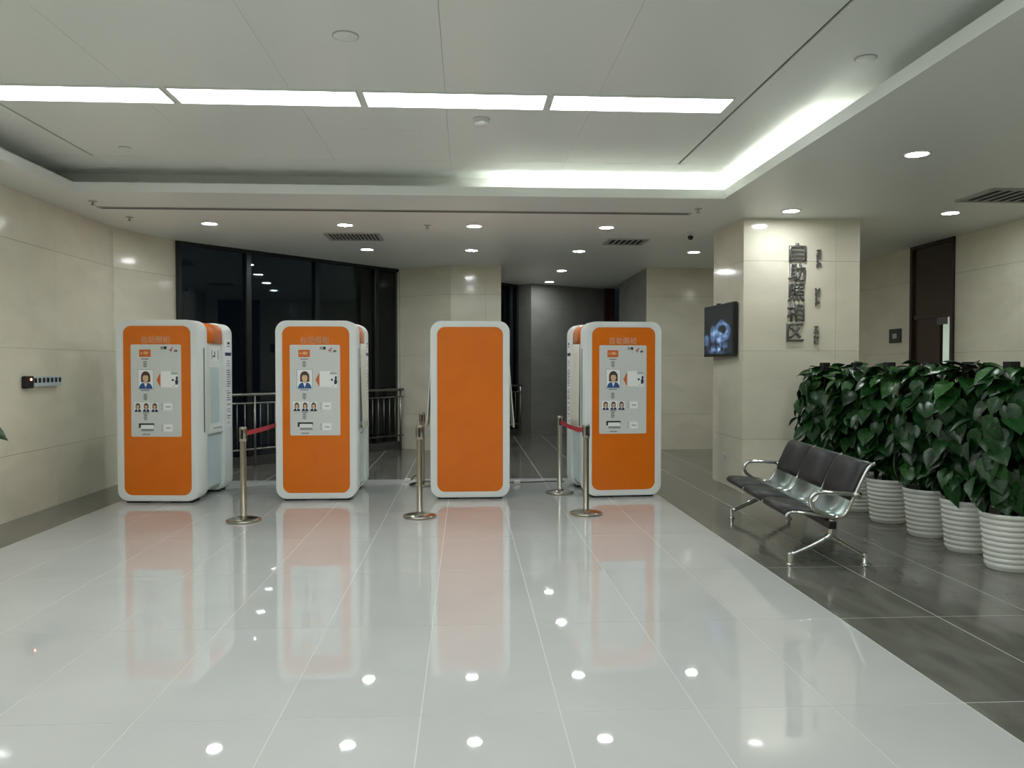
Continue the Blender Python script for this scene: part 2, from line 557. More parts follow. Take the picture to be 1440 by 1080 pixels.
cx = [TX0-T, -3.58, -2.43, -1.28, -0.15, 0.99, 2.13, TX1+T]
cy = [TY0-T, 0.4, 3.2, 6.10, 8.06, TY1+T]
for i in range(7):
    for j in range(5):
        gl = 0.011 if i in (1, 6) else 0.0012
        gr = 0.011 if i in (0, 5) else 0.0012
        g2 = 0.003
        if j == 4: gl = gr = 0.0008
        obj('ceiling_panel', box(cx[i]+gl, cx[i+1]-gr, cy[j]+g2*(j == 4), cy[j+1]-g2*(j == 3), H2, H2+0.012), 'ceiling_metal', ceil)
# slim access hatch outline in the tray
obj('access_hatch', box(-0.92, -0.42, 7.02, 7.42, H2-0.003, H2), 'ceiling_metal', ceil)

# ------------------------------------------------------------------ ceiling lights
def light_panel(x0, x1, y0, y1, label):
    t = thing('light_panel', label, 'ceiling light', ((x0+x1)/2, (y0+y1)/2, H2), 0, 'linear light panels in the ceiling tray')
    w, l = (x1-x0)/2, (y1-y0)/2
    ob, ib = [(-w, -l), (w, -l), (w, l), (-w, l)], [(-w+.012, -l+.012), (w-.012, -l+.012), (w-.012, l-.012), (-w+.012, l-.012)]
    bm = ring_y(ob, ib, 0, 0.016)
    bmesh.ops.rotate(bm, verts=bm.verts[:], cent=(0, 0, 0), matrix=Matrix.Rotation(R(90), 3, 'X'))
    zmax = max(v.co.z for v in bm.verts)
    bmesh.ops.translate(bm, verts=bm.verts[:], vec=(0, 0, -zmax))
    obj('frame', bm, 'ceiling_paint', t)
    obj('diffuser', box(-w+.0121, w-.0121, -l+.0121, l-.0121, -0.010, -0.001), 'lamp_panel', t)
px0 = -3.58
names = ('leftmost bright linear light panel in the ceiling tray', 'second bright linear light panel from the left wall',
         'third bright light panel from the left, in front of the smoke detector', 'rightmost bright linear light panel in the ceiling tray')
for k in range(4):
    light_panel(px0+k*1.41, px0+k*1.41+1.375, 6.03, 6.38, names[k])
bnames = ('leftmost', 'second', 'third', 'rightmost')
for row, y in enumerate((2.9, -0.1)):  # unseen panel rows, added to light the hall from overhead and behind
    for k in range(4):
        light_panel(px0+k*1.41, px0+k*1.41+1.375, y, y+0.35, f'{bnames[k]} light panel of the {("added unseen row overhead", "added unseen rear row behind the viewer")[row]}')

def make_downlight():
    t = thing('downlight', '', 'downlight', (0, 0, H1), 0, 'recessed round downlights')
    obj('trim_ring', bm_lathe(bmesh.new(), [(0.088, -0.002), (0.090, -0.010), (0.108, -0.006), (0.110, 0.0), (0.088, 0.0)], 28, cap=False), 'ceiling_paint', t)
    obj('diffuser', bm_lathe(bmesh.new(), [(0.0, -0.006), (0.089, -0.006), (0.089, 0.0), (0.0, 0.0)], 28, cap=False), 'lamp_spot', t)
    return t
dl0 = make_downlight()
DL = [(-3.18, 10.33, 'round downlight above the leftmost orange kiosk'), (-1.51, 10.33, 'round downlight above the second orange kiosk from the left'),
      (0.11, 10.33, 'round downlight above the plain orange kiosk, front one'), (1.80, 10.33, 'round downlight above the rightmost kiosk, left of the square vent'),
      (-1.50, 12.5, 'round downlight just behind the slatted vent near the dark window'), (0.09, 12.5, 'round downlight in front of the stone pillar, second row'),
      (1.75, 12.5, 'round downlight in second row, nearest the front of the back alcove'), (3.55, 12.5, 'round downlight left of the column, above the wall monitor'),
      (1.79, 15.1, 'round downlight inside the back alcove, nearer one'), (1.77, 17.15, 'farthest round downlight, against the back alcove wall'),
      (3.76, 6.6, 'large near round downlight in the right border above the bench'), (3.71, 9.10, 'round downlight just in front of the lettered column'),
      (5.60, 9.12, 'round downlight near the dark wooden door'),
      (3.80, 4.05, 'round downlight in the right border, beside the viewer'), (3.80, 1.5, 'round downlight in the right border, behind the viewer')]
for i, (x, y, lab) in enumerate(DL):
    o = dl0 if i == 0 else copy_tree(dl0)
    o.location = (x, y, H1); o['label'] = lab

for (a, b, lab) in (((0.25, TY1+0.06), (TX1+0.05, TY1+0.06), 'lit tube lamp in the cove along the far edge'),
                    ((TX1+0.06, TY1+0.02), (TX1+0.06, 6.15), 'lit tube lamp in the cove along the right edge')):
    t = thing('cove_lamp', lab, 'cove lamp', (0, 0, 0), 0, 'tube lamps in the ceiling cove')
    a3, b3 = Vector((*a, H1+0.040)), Vector((*b, H1+0.040))
    d = (b3-a3).normalized()
    obj('tube', tube([a3, b3], 0.012, 8), 'lamp_strip', t)
    s = Vector((d.y, -d.x, 0))*0.018
    lo = [a3-s, b3-s, b3+s, a3+s]
    obj('batten', prism_z([(p.x, p.y) for p in lo], H1+0.021, H1+0.033), 'plastic_white', t)

# slot diffuser, vents, detectors
t = thing('slot_diffuser', 'long thin slot air diffuser across the lowered ceiling', 'air vent', (0, 0, H1))
obj('frame', box(-4.10, 2.62, 9.30, 9.42, -0.006, 0.0), 'vent_grey', t)
obj('slot', box(-4.07, 2.59, 9.325, 9.352, -0.0072, -0.004), 'joint_dark', t)
obj('slot', box(-4.07, 2.59, 9.368, 9.395, -0.0072, -0.004), 'joint_dark', t)
def vent(x0, x1, y0, y1, label, n=10):
    t = thing('ceiling_vent', label, 'air vent', ((x0+x1)/2, (y0+y1)/2, H1), 0, 'slatted ceiling vents')
    w, l = (x1-x0)/2, (y1-y0)/2
    obj('backing', box(-w, w, -l, l, -0.003, -0.0005), 'dark_void', t)
    for s in (-1, 1):
        obj('frame_bar', box(-w, w, s*l-0.02, s*l+0.02, -0.016, 0), 'vent_grey', t)
        obj('frame_bar', box(s*w-0.02, s*w+0.02, -l, l, -0.016, 0), 'vent_grey', t)
    me = None
    for k in range(n):
        x = -w+(k+0.5)*2*w/n
        if me is None:
            bm = box(-0.004, 0.014, -l+.02, l-.02, -0.014, -0.004)
            me = mesh_of(bm, 'slat', 'vent_grey')
        obj('slat', me, None, t, (x, 0, 0))
vent(-1.88, -1.17, 10.95, 11.55, 'slatted ceiling vent left of centre, near the dark window', 14)
vent(2.0, 2.55, 11.25, 11.75, 'square ceiling vent above the rightmost kiosk', 7)
vent(5.25, 6.15, 7.85, 8.45, 'dark slatted vent at the right edge of the ceiling', 8)

t = thing('smoke_detector', 'white round smoke detector below the light panels', 'smoke detector', (0.13, 6.68, H2))
obj('base', bm_lathe(bmesh.new(), [(0, 0), (0.07, 0), (0.07, -0.02), (0.06, -0.024), (0, -0.024)], 24), 'plastic_white', t)
obj('head', bm_lathe(bmesh.new(), [(0, -0.024), (0.05, -0.024), (0.056, -0.03), (0.056, -0.048), (0.04, -0.058), (0, -0.06)], 24), 'plastic_white', t)
def small_disc(x, y, z, r, label, name='ceiling_cover', cat='cover'):
    t = thing(name, label, cat, (x, y, z), 0)
    obj('plate', bm_lathe(bmesh.new(), [(0, 0), (r, 0), (r, -0.006), (r*0.86, -0.010), (0, -0.010)], 24), 'ceiling_metal', t)
    obj('ring', bm_lathe(bmesh.new(), [(r*1.0, 0), (r*1.08, 0), (r*1.08, -0.005), (r*1.0, -0.006)], 24, cap=False), 'vent_grey', t)
small_disc(-0.73, 5.05, H2, 0.075, 'faint round cover in the tray beyond the viewer, left of centre')
small_disc(2.62, 5.22, H2, 0.065, 'faint round cover in the tray near its right edge')
small_disc(-3.15, 7.75, H2, 0.05, 'small faint round cover at the left rear tray corner')
def sprinkler(x, y, label):
    t = thing('sprinkler', label, 'sprinkler', (x, y, H1), 0, 'ceiling sprinklers')
    obj('rosette', bm_lathe(bmesh.new(), [(0, 0), (0.045, 0), (0.045, -0.006), (0.02, -0.012), (0, -0.012)], 16), 'vent_grey', t)
    obj('nozzle', bm_lathe(bmesh.new(), [(0, -0.012), (0.012, -0.012), (0.009, -0.04), (0.028, -0.042), (0.028, -0.046), (0, -0.046)], 12), 'vent_grey', t)
sprinkler(-4.0, 9.0, 'small sprinkler at the left end of the slot diffuser')
sprinkler(2.62, 9.05, 'small sprinkler at the right end of the slot diffuser')
sprinkler(-0.48, 10.3, 'small sprinkler between the second and third front downlights')
sprinkler(-4.0, 9.95, 'small sprinkler near the left wall, behind the slot diffuser')
t = thing('ceiling_camera', 'small dark camera under the ceiling left of the column', 'camera', (2.98, 10.65, H1))
obj('mount', bm_lathe(bmesh.new(), [(0, 0), (0.04, 0), (0.04, -0.012), (0.012, -0.016), (0.012, -0.05), (0, -0.05)], 14), 'plastic_white', t)
obj('housing', bm_lathe(bmesh.new(), [(0, -0.05), (0.034, -0.052), (0.038, -0.075), (0.026, -0.098), (0, -0.105)], 14), 'plastic_black', t)

# ------------------------------------------------------------------ slanted window wall
def on_line(t, off=0.0):
    p = WA.lerp(WB, t) + wn*off
    return p
wang = math.atan2(wd.y, wd.x)
WL = (WB-WA).length
def window(name, t0, t1, mull, label):
    a = on_line(t0)
    L = (t1-t0)*WL
    f = obj(name, box(0, L, -0.05, 0.05, 0.0, 0.14, bevel=0.006), 'kerb', None, (a.x, a.y, 0), (0, 0, wang))
    struct(f, label, 'window')
    obj('head_rail', box(0, L, -0.04, 0.04, H1-0.05, H1), 'frame_dark', f)
    xs = [0.03]+[(t-t0)*WL for t in mull]+[L-0.03]
    for k, x in enumerate(xs):
        wdt = 0.03 if k in (0, len(xs)-1) else 0.045
        obj('mullion', box(x-wdt, x+wdt, -0.06, 0.04, 0.14, H1-0.05, bevel=0.006, seg=1), 'frame_dark', f)
    for x0, x1 in zip(xs, xs[1:]):
        if x1-x0 > 0.15:
            obj('pane', box(x0+0.03, x1-0.03, -0.006, 0.006, 0.14, H1-0.05), 'night_glass', f)
window('window_1', 0.0, 0.553, (0.145, 0.31, 0.475), 'dark slanted night window behind the left kiosks')
window('window_2', 0.90, 1.0, (0.968,), 'narrow dark window right of the stone pillar')

def railing(t0, t1, label, posts):
    a = on_line(t0, 0.22); L = (t1-t0)*WL
    t = thing('railing', label, 'railing', (a.x, a.y, 0), wang, 'steel railings along the dark window')
    obj('top_rail', tube([(0, 0, 1.10), (L, 0, 1.10)], 0.025, 12), 'rail_steel', t)
    obj('mid_rail', tube([(0, 0, 0.97), (L, 0, 0.97)], 0.014, 8), 'rail_steel', t)
    obj('bottom_rail', tube([(0, 0, 0.27), (L, 0, 0.27)], 0.016, 8), 'rail_steel', t)
    pm = mesh_of(tube([(0, 0, 0), (0, 0, 1.10)], 0.022, 10), 'post', 'rail_steel')
    xs = [p*L for p in posts]
    for x in xs: obj('post', pm, None, t, (x, 0, 0))
    bmn = mesh_of(tube([(0, 0, 0.27), (0, 0, 0.97)], 0.0085, 6), 'baluster', 'rail_steel')
    n = int(L/0.135)
    for k in range(n):
        x = (k+0.5)*L/n
        if all(abs(x-q) > 0.04 for q in xs): obj('baluster', bmn, None, t, (x, 0, 0))
railing(0.01, 0.535, 'long steel railing in front of the dark window, behind the left kiosks', (0.02, 0.25, 0.5, 0.75, 0.985))
railing(0.86, 0.985, 'short steel railing right of the stone pillar', (0.03, 0.96))

# ------------------------------------------------------------------ doors
d1 = struct(obj('door_1', box(XR-0.035, XR+0.10, 11.80, 11.86, 0, H1), 'dark_wood'), 'tall dark wooden door with a lit gap, beyond the plants', 'door')
obj('door_post', box(XR-0.035, XR+0.10, 10.78, 10.84, 0, H1), 'dark_wood', d1)
obj('transom_panel', box(XR+0.0, XR+0.05, 10.84, 11.80, 2.28, H1-0.05), 'dark_wood', d1)
obj('head_frame', box(XR-0.035, XR+0.10, 10.84, 11.80, H1-0.05, H1), 'dark_wood', d1)
obj('transom_rail', box(XR-0.015, XR+0.08, 10.84, 11.80, 2.22, 2.28), 'dark_wood', d1)
obj('door_leaf', box(XR+0.01, XR+0.055, 11.14, 11.80, 0.01, 2.22), 'dark_wood', d1)
obj('small_leaf', box(XR+0.06, XR+0.42, 10.845, 10.885, 0.01, 2.22), 'dark_wood', d1)
obj('door_closer', box(XR+0.0, XR+0.012, 10.96, 11.20, 2.12, 2.22), 'dark_strip', d1)
# the lit room behind that door
rm = struct(obj('wall_room', box(9.2, 9.26, 9.6, 13.6, 0, 2.8), 'room_white'), 'pale wall of the lit room behind the door', 'wall')
obj('room_side', box(6.80, 9.2, 13.54, 13.6, 0, 2.8), 'room_white', rm)
obj('room_side', box(6.80, 9.2, 9.6, 9.66, 0, 2.8), 'room_white', rm)
obj('room_ceiling', box(6.80, 9.26, 9.6, 13.6, 2.8, 2.86), 'room_white', rm)
obj('room_floor', box(6.80, 9.26, 9.6, 13.6, -0.06, 0.0), 'grey_tile', rm)
t = thing('room_light', 'square ceiling light of the room behind the door', 'ceiling light', (7.9, 11.4, 2.8))
obj('frame', box(-0.31, 0.31, -0.31, 0.31, -0.02, 0), 'plastic_white', t)
obj('diffuser', box(-0.29, 0.29, -0.29, 0.29, -0.025, -0.02), 'lamp_room', t)
d2 = struct(obj('door_2', box(3.20, 3.44, 18.62, 18.68, 0, H1), 'dark_wood'), 'narrow dark wooden panel in the back alcove', 'door')
obj('door_post', box(3.20, 3.24, 18.58, 18.62, 0, H1), 'dark_wood', d2)

t = thing('wall_plaque', 'small square dark plaque on the wall left of the wooden door', 'sign', (XR, 12.30, 2.0))
obj('plate', box(-0.022, 0.0, -0.17, 0.17, -0.11, 0.11, bevel=0.004), 'plaque', t)
obj('symbol', box(-0.025, -0.0215, -0.06, 0.06, -0.04, 0.035), 'vent_grey', t)

# ------------------------------------------------------------------ column lettering, monitor, outlet
t = thing('wall_lettering', 'large metal characters running down the stone column', 'sign', (3.99, 9.6, 0))
for k, ch in enumerate('自助照相区'):
    z = 2.905-k*0.2400
    lettering('character', ch, 0.22, 'letter_metal', t, (0.0-k*0.006, -0.03, z), width=0.205, height=0.222, extrude=0.0, bold=0.003)
t = thing('small_lettering', 'small metal letters in three groups on the stone column', 'sign', (4.255, 9.6, 0))
for gi, word in enumerate(('SELF', 'HELP', 'ZONE')):
    for k, ch in enumerate(word):
        z = (2.83, 2.37, 1.91)[gi]+0.085-k*0.057
        lettering('letter', ch, 0.07, 'letter_metal', t, (-gi*0.012, -0.025, z), width=0.055 if ch not in 'L' else 0.05, height=0.047, extrude=0.0)

def thicken(o, depth):
    # give flat lettering real depth, back towards the wall
    bm = bmesh.new(); bm.from_mesh(o.data)
    bmesh.ops.remove_doubles(bm, verts=bm.verts[:], dist=1e-5)
    r = bmesh.ops.extrude_face_region(bm, geom=bm.faces[:])
    vs = [g for g in r['geom'] if isinstance(g, bmesh.types.BMVert)]
    bmesh.ops.translate(bm, verts=vs, vec=(0, 0, -depth))
    bmesh.ops.recalc_face_normals(bm, faces=bm.faces[:])
    bm.to_mesh(o.data); bm.free()
for o in list(C.objects):
    if o.name.split('.')[0] == 'character': thicken(o, 0.0295)
    if o.name.split('.')[0] == 'letter': thicken(o, 0.0245)

# monitor on the left side of the column
mt = thing('wall_monitor', 'dark wall monitor showing a bluish picture, on the side of the column', 'monitor', (3.235, 10.80, 1.99), R(-90)+R(3.0))
# local x runs towards the viewer, local -y into the room
obj('case', box(0.0, 1.04, -0.02, 0.03, -0.335, 0.335, bevel=0.006), 'plastic_black', mt)
obj('screen', box(0.02, 1.02, -0.0225, -0.0195, -0.30, 0.315), 'screen_picture', mt)
obj('wall_bracket', box(0.35, 0.7, 0.028, 0.068, -0.15, 0.15), 'dark_strip', mt)
obj('tilt_hook', box(0.45, 0.5, -0.022, 0.03, 0.335, 0.35), 'plastic_black', mt)
t = thing('wall_outlet', 'small white outlet low on the side of the column', 'outlet', (3.335, 10.25, 0.37))
obj('plate', box(-0.009, 0.0, -0.045, 0.045, -0.045, 0.045, bevel=0.003), 'plastic_white', t)
obj('socket', box(-0.0105, -0.0085, -0.022, 0.022, -0.02, 0.02), 'print_grey', t)

# power strip on the left wall
t = thing('power_strip', 'pale power strip with dark sockets on the left wall', 'power strip', (XL, 8.88, 1.375))
obj('body', box(0.0, 0.05, -0.24, 0.36, -0.055, 0.05, bevel=0.008), 'strip_body', t)
obj('end_cap', box(0.0, 0.062, -0.375, -0.24, -0.068, 0.06, bevel=0.012), 'plastic_black', t)
obj('indicator', box(0.060, 0.066, -0.315, -0.295, 0.015, 0.035), 'pilot_red', t)
sm = mesh_of(box(0.047, 0.053, -0.024, 0.024, -0.025, 0.025, bevel=0.002), 'socket', 'plastic_black')
for k in range(7): obj('socket', sm, None, t, (0, -0.195+k*0.084, 0.012))

# ------------------------------------------------------------------ kiosks
KW, KH, KD = 0.91, 2.03, 1.10
def flat(bm, pts, y, mi=0):
    # a thin printed patch facing -y
    a = [bm.verts.new((p[0], y, p[1])) for p in pts]
    b = [bm.verts.new((p[0], y+0.0004, p[1])) for p in pts]
    n = len(pts)
    f = bm.faces.new(a); f.material_index = mi
    for i in range(n):
        j = (i+1) % n
        f = bm.faces.new((a[i], b[i], b[j], a[j])); f.material_index = mi
def ell(cx, cz, rx, rz, n=18, a0=0, a1=360):
    return [(cx+rx*math.cos(R(a0+(a1-a0)*k/n)), cz+rz*math.sin(R(a0+(a1-a0)*k/n))) for k in range(n if a1-a0 == 360 else n+1)]
def rc(x0, x1, z0, z1):
    return [(x0, z0), (x1, z0), (x1, z1), (x0, z1)]

SW, SH = 0.565, 1.03
def sheet_prints(sh):
    def U(u): return (u-0.5)*SW
    def V(v): return (0.5-v)*SH
    Y0 = -0.0035
    def part(name, items, ms):
        bm = bmesh.new()
        for lev, (pts, mi) in enumerate(items): flat(bm, pts, Y0-0.0005*(lev+1), mi)
        return obj(name, bm, ms, sh)
    part('card_icon', [(rc(U(.17), U(.40), V(.135), V(.055)), 0), (ell(U(.30), V(.092), .03, .017), 1), (rc(U(.195), U(.23), V(.105), V(.085)), 1)], ('print_orange', 'print_pale'))
    for v in (.18, .535, .755):
        part('arrow_mark', [(rc(U(.25), U(.32), V(v+.02), V(v)), 0), (rc(U(.25), U(.32), V(v+.044), V(v+.025)), 0), ([(U(.235), V(v+.049)), (U(.285), V(v+.072)), (U(.335), V(v+.049))], 0)], ('print_grey',))
    def portrait(cu, cv, s, name, frame):
        x, z = U(cu), V(cv)
        it = [(rc(x-.088*s, x+.088*s, z-.112*s, z+.112*s), 3 if frame else 4)]
        it.append((rc(x-.084*s, x+.084*s, z-.108*s, z+.108*s), 4))
        it.append((rc(x-.052*s, x+.052*s, z-.03*s, z+.03*s) , 0))
        it.append((ell(x, z+.03*s, .052*s, .06*s), 0))
        it.append((ell(x, z-.105*s, .076*s, .072*s, 14, 0, 180), 1))
        it.append(([(x-.022*s, z-.034*s), (x, z-.095*s), (x+.022*s, z-.034*s)], 4))
        it.append((rc(x-.014*s, x+.014*s, z-.045*s, z-.01*s), 2))
        it.append((ell(x, z+.012*s, .032*s, .042*s), 2))
        it.append((ell(x, z+.045*s, .036*s, .018*s, 12, 0, 180), 0))
        part(name, it, ('print_hair', 'print_blue' if s > .7 else 'print_navy', 'print_skin', 'print_grey', 'print_white'))
    portrait(.295, .378, 1.0, 'portrait', True)
    for cu in (.135, .30, .47): portrait(cu, .68, .5, 'small_portrait', cu > .4)
    part('pointer_arrow', [([(U(.51), V(.385)), (U(.585), V(.465)), (U(.585), V(.305))], 0)], ('print_orange',))
    part('camera_card', [(rc(U(.595), U(.80), V(.465), V(.29)), 0), (rc(U(.80), U(.94), V(.47), V(.325)), 0), (ell(U(.835), V(.385), .012, .012), 1),
                         (ell(U(.915), V(.365), .012, .022), 2), (ell(U(.91), V(.405), .018, .026), 2), (rc(U(.88), U(.93), V(.435), V(.425)), 2),
                         (rc(U(.80), U(.93), V(.312), V(.306)), 3), (rc(U(.80), U(.945), V(.323), V(.318)), 3), (rc(U(.835), U(.875), V(.455), V(.450)), 3)],
         ('print_white', 'print_black', 'print_navy', 'print_grey'))
    for v in (.675, .905):
        part('price_label', [(rc(U(.645), U(.82), V(v+.04), V(v-.04)), 0), (rc(U(.69), U(.78), V(v+.006), V(v-.004)), 1),
                             (rc(U(.605), U(.613), V(v+.03), V(v-.03)), 1), (rc(U(.60), U(.625), V(v+.033), V(v+.028)), 1), (rc(U(.60), U(.625), V(v-.028), V(v-.033)), 1)], ('print_white', 'print_grey'))
    part('printer_icon', [(rc(U(.15), U(.455), V(.875), V(.855)), 0), (rc(U(.15), U(.185), V(.905), V(.875)), 0), (rc(U(.42), U(.455), V(.89), V(.875)), 0),
                          (rc(U(.195), U(.445), V(.915), V(.872)), 1), (rc(U(.195), U(.445), V(.94), V(.915)), 2)], ('print_black', 'print_white', 'print_grey'))
    for u, v, w, m in ((.29, .158, .15, 'print_black'), (.29, .497, .17, 'print_blue'), (.30, .742, .13, 'print_navy'), (.30, .975, .16, 'print_black')):
        n = 6
        part('caption', [(rc(U(u-w/2+w*k/n), U(u-w/2+w*(k+.7)/n), V(v+.005), V(v-.005)), 0) for k in range(n)], (m,))
    lettering('printed_word', '只需', 0.05, 'print_black', sh, (U(.655), Y0-.002, V(.038)), width=.072, height=.035, bold=.0015)
    lettering('printed_word', '4', 0.06, 'print_red', sh, (U(.80), Y0-.002, V(.055)), width=.05, height=.06, shear=.4)
    lettering('printed_word', '步', 0.05, 'print_black', sh, (U(.895), Y0-.002, V(.075)), width=.04, height=.042, bold=.0015)

def make_kiosk(name, label, sheet=True, curtains=(0, 0)):
    t = thing(name, label, 'photo kiosk', group='orange photo kiosks')
    zb = 0.022
    zc = zb+KH/2
    outer = rrect(KW, KH, 0.125, 0, zc)
    inner = rrect(KW-0.155, KH-0.135, 0.09, 0, zc)
    obj('front_slab', slab_y(outer, 0.012, 0.30, 0.0, 0.02), 'kiosk_white', t)
    bm = ring_y(outer, inner, 0.0, 0.012)
    bmesh.ops.bevel(bm, geom=[e for e in bm.edges if abs(e.verts[0].co.y) < 1e-6 and abs(e.verts[1].co.y) < 1e-6 and (e.verts[0].co-e.verts[1].co).length > 0 and len(set(round(v.co.y, 5) for f in e.link_faces for v in f.verts)) > 1], offset=0.008, segments=2, affect='EDGES')
    obj('front_frame', bm, 'kiosk_white', t)
    obj('front_panel', slab_y(rrect(KW-0.155, KH-0.135, 0.09, 0, zc), 0.005, 0.0125), 'kiosk_orange', t)
    # middle section: white core, orange rounded roof
    core = rrect(KW-0.10, KH-0.06, 0.11, 0, zc)
    obj('core', slab_y(core, 0.30, 0.80), 'kiosk_white', t)
    ro = [p for p in rrect(KW-0.04, KH-0.02, 0.125, 0, zc)]
    zcut = 1.80
    cut = [(x, max(z, zcut)) for x, z in ro if z > zc]
    cut = [((KW-0.04)/2, zcut)]+cut+[(-(KW-0.04)/2, zcut)]
    bm = bmesh.new()
    a = [bm.verts.new((p[0], 0.30, p[1])) for p in cut]; b = [bm.verts.new((p[0], 0.80, p[1])) for p in cut]
    for i in range(len(cut)):
        j = (i+1) % len(cut); fc = bm.faces.new((a[i], b[i], b[j], a[j])); fc.smooth = i not in (len(cut)-1,)
    bm.faces.new(a); bm.faces.new(list(reversed(b)))
    obj('roof_band', bm, 'kiosk_orange', t)
    rear = rrect(KW, KH, 0.125, 0, zc)
    obj('rear_slab', slab_y(rear, 0.80, KD, 0.02, 0.03), 'kiosk_white', t)
    for sx in (-1, 1):
        s = lambda x0, x1, y0, y1, z0, z1, **k: box(min(sx*x0, sx*x1), max(sx*x0, sx*x1), y0, y1, z0, z1, **k)
        xo = KW/2
        obj('side_slot', s(xo-.002, xo+.003, 0.175, 0.20, 0.78, 1.74), 'dark_strip', t)
        obj('door_post', s(xo-.06, xo-.012, 0.30, 0.37, 0.80, 1.80, bevel=.004), 'kiosk_cream', t)
        obj('booth_wall', s(xo-.06, xo-.042, 0.42, 0.80, 0.80, 1.80), 'kiosk_white', t)
        sc = obj('booth_screen', s(xo-.044, xo-.038, 0.47, 0.76, 0.86, 1.52, bevel=.002), 'kiosk_blue', t)
        sg = obj('notice', s(xo-.044, xo-.038, 0.50, 0.74, 1.60, 1.74), 'print_white', t)
        obj('notice_frame', s(xo-.039, xo-.036, 0.515, 0.535, 1.615, 1.725), 'print_grey', sg)
        obj('notice_frame', s(xo-.039, xo-.036, 0.705, 0.725, 1.615, 1.725), 'print_grey', sg)
        obj('notice_symbol', s(xo-.039, xo-.036, 0.60, 0.62, 1.64, 1.71), 'print_black', sg)
        obj('notice_symbol', s(xo-.039, xo-.036, 0.56, 0.62, 1.64, 1.66), 'print_black', sg)
        sh_ = obj('shelf', s(xo-.06, xo-.008, 0.36, 0.80, 0.745, 0.80, bevel=.006), 'kiosk_white', t)
        obj('shelf_slot', s(xo-.012, xo-.006, 0.48, 0.74, 0.802, 0.808), 'print_black', sh_)
        obj('lower_door', s(xo-.052, xo-.034, 0.36, 0.77, 0.12, 0.72, bevel=.004), 'kiosk_blue', t)
        # printed notice on the side of the rear slab
        pn = obj('side_notice', s(xo-.001, xo+.001, 0.84, 1.05, 0.78, 1.86), 'print_white', t)
        obj('notice_header', s(xo, xo+.0016, 0.845, 1.045, 1.66, 1.70), 'print_navy', pn)
        obj('notice_mark', s(xo, xo+.0016, 0.92, 1.00, 1.80, 1.83), 'print_black', pn)
        obj('notice_mark', s(xo, xo+.0016, 0.90, 1.02, 1.77, 1.785), 'print_grey', pn)
        rnd = random.Random(3)
        z = 1.60
        while z > 0.83:
            ln = rnd.uniform(0.08, 0.13)
            if rnd.random() < 0.85:
                obj('text_line', s(xo, xo+.0016, 0.90, 0.90+ln, z-.010, z), 'print_grey' if rnd.random() < .4 else 'print_navy', pn)
            z -= 0.028
    if curtains[0]: curtain(t, -1, curtains[0])
    if curtains[1]: curtain(t, 1, curtains[1])
    fm = mesh_of(box(-0.12, 0.12, -0.10, 0.10, 0, 0.03), 'foot', 'foot_black')
    for (x, y) in ((-.25, .14), (.25, .14), (-.25, .95), (.25, .95)): obj('foot', fm, None, t, (x, y, 0))
    if sheet:
        sh = obj('info_sheet', slab_y(rrect(SW, SH, 0.018, 0, 0, 4), -0.003, 0.0), 'sheet', t, (-0.01 if True else 0, 0.006, 1.262))
        sheet_prints(sh)
        lettering('title', '自助照相', 0.09, 'title_white', t, (-0.01, 0.003, 1.828), width=0.315, height=0.085, outline=0.0022)
    return t

def curtain(t, sx, flare):
    bm = bmesh.new()
    ny, nz = 26, 8
    grid = []
    for j in range(nz+1):
        f = j/nz
        z = 1.80-f*1.0
        row = []
        for i in range(ny+1):
            y = 0.335+0.45*i/ny
            x = KW/2-0.004+0.010*math.sin(i*1.35)*(0.5+0.5*f)+flare*f**1.3
            row.append((sx*x, y, z))
        grid.append(row)
    fr = [[bm.verts.new(p) for p in r] for r in grid]
    bk = [[bm.verts.new((p[0]+sx*0.006, p[1], p[2])) for p in r] for r in grid]
    for j in range(nz):
        for i in range(ny):
            for g in (fr, bk):
                fc = bm.faces.new((g[j][i], g[j][i+1], g[j+1][i+1], g[j+1][i])); fc.smooth = True
    for i in range(ny):
        bm.faces.new((fr[nz][i], fr[nz][i+1], bk[nz][i+1], bk[nz][i])); bm.faces.new((fr[0][i+1], fr[0][i], bk[0][i], bk[0][i+1]))
    for j in range(nz):
        bm.faces.new((fr[j][0], fr[j+1][0], bk[j+1][0], bk[j][0])); bm.faces.new((fr[j+1][ny], fr[j][ny], bk[j][ny], bk[j+1][ny]))
    obj('curtain', bm, 'curtain', t)

k1 = make_kiosk('photo_kiosk', 'leftmost orange photo kiosk, its open right side showing white booth walls')
k1.location = (-3.44, 9.25, 0); k1.rotation_euler.z = R(-4.0)
k2 = make_kiosk('photo_kiosk', 'second orange photo kiosk from the left, white curtain on its right', curtains=(0, .035))
k2.location = (-1.70, 9.32, 0); k2.rotation_euler.z = R(-0.5)
k3 = make_kiosk('photo_kiosk', 'plain orange kiosk without a printed sheet, pale curtains on both sides', sheet=False, curtains=(.06, .07))
k3.location = (0.05, 9.32, 0)
k4 = make_kiosk('photo_kiosk', 'rightmost orange photo kiosk, turned a little to show its left curtain', curtains=(.012, 0))
k4.location = (1.84, 9.36, 0); k4.rotation_euler.z = R(4.5)

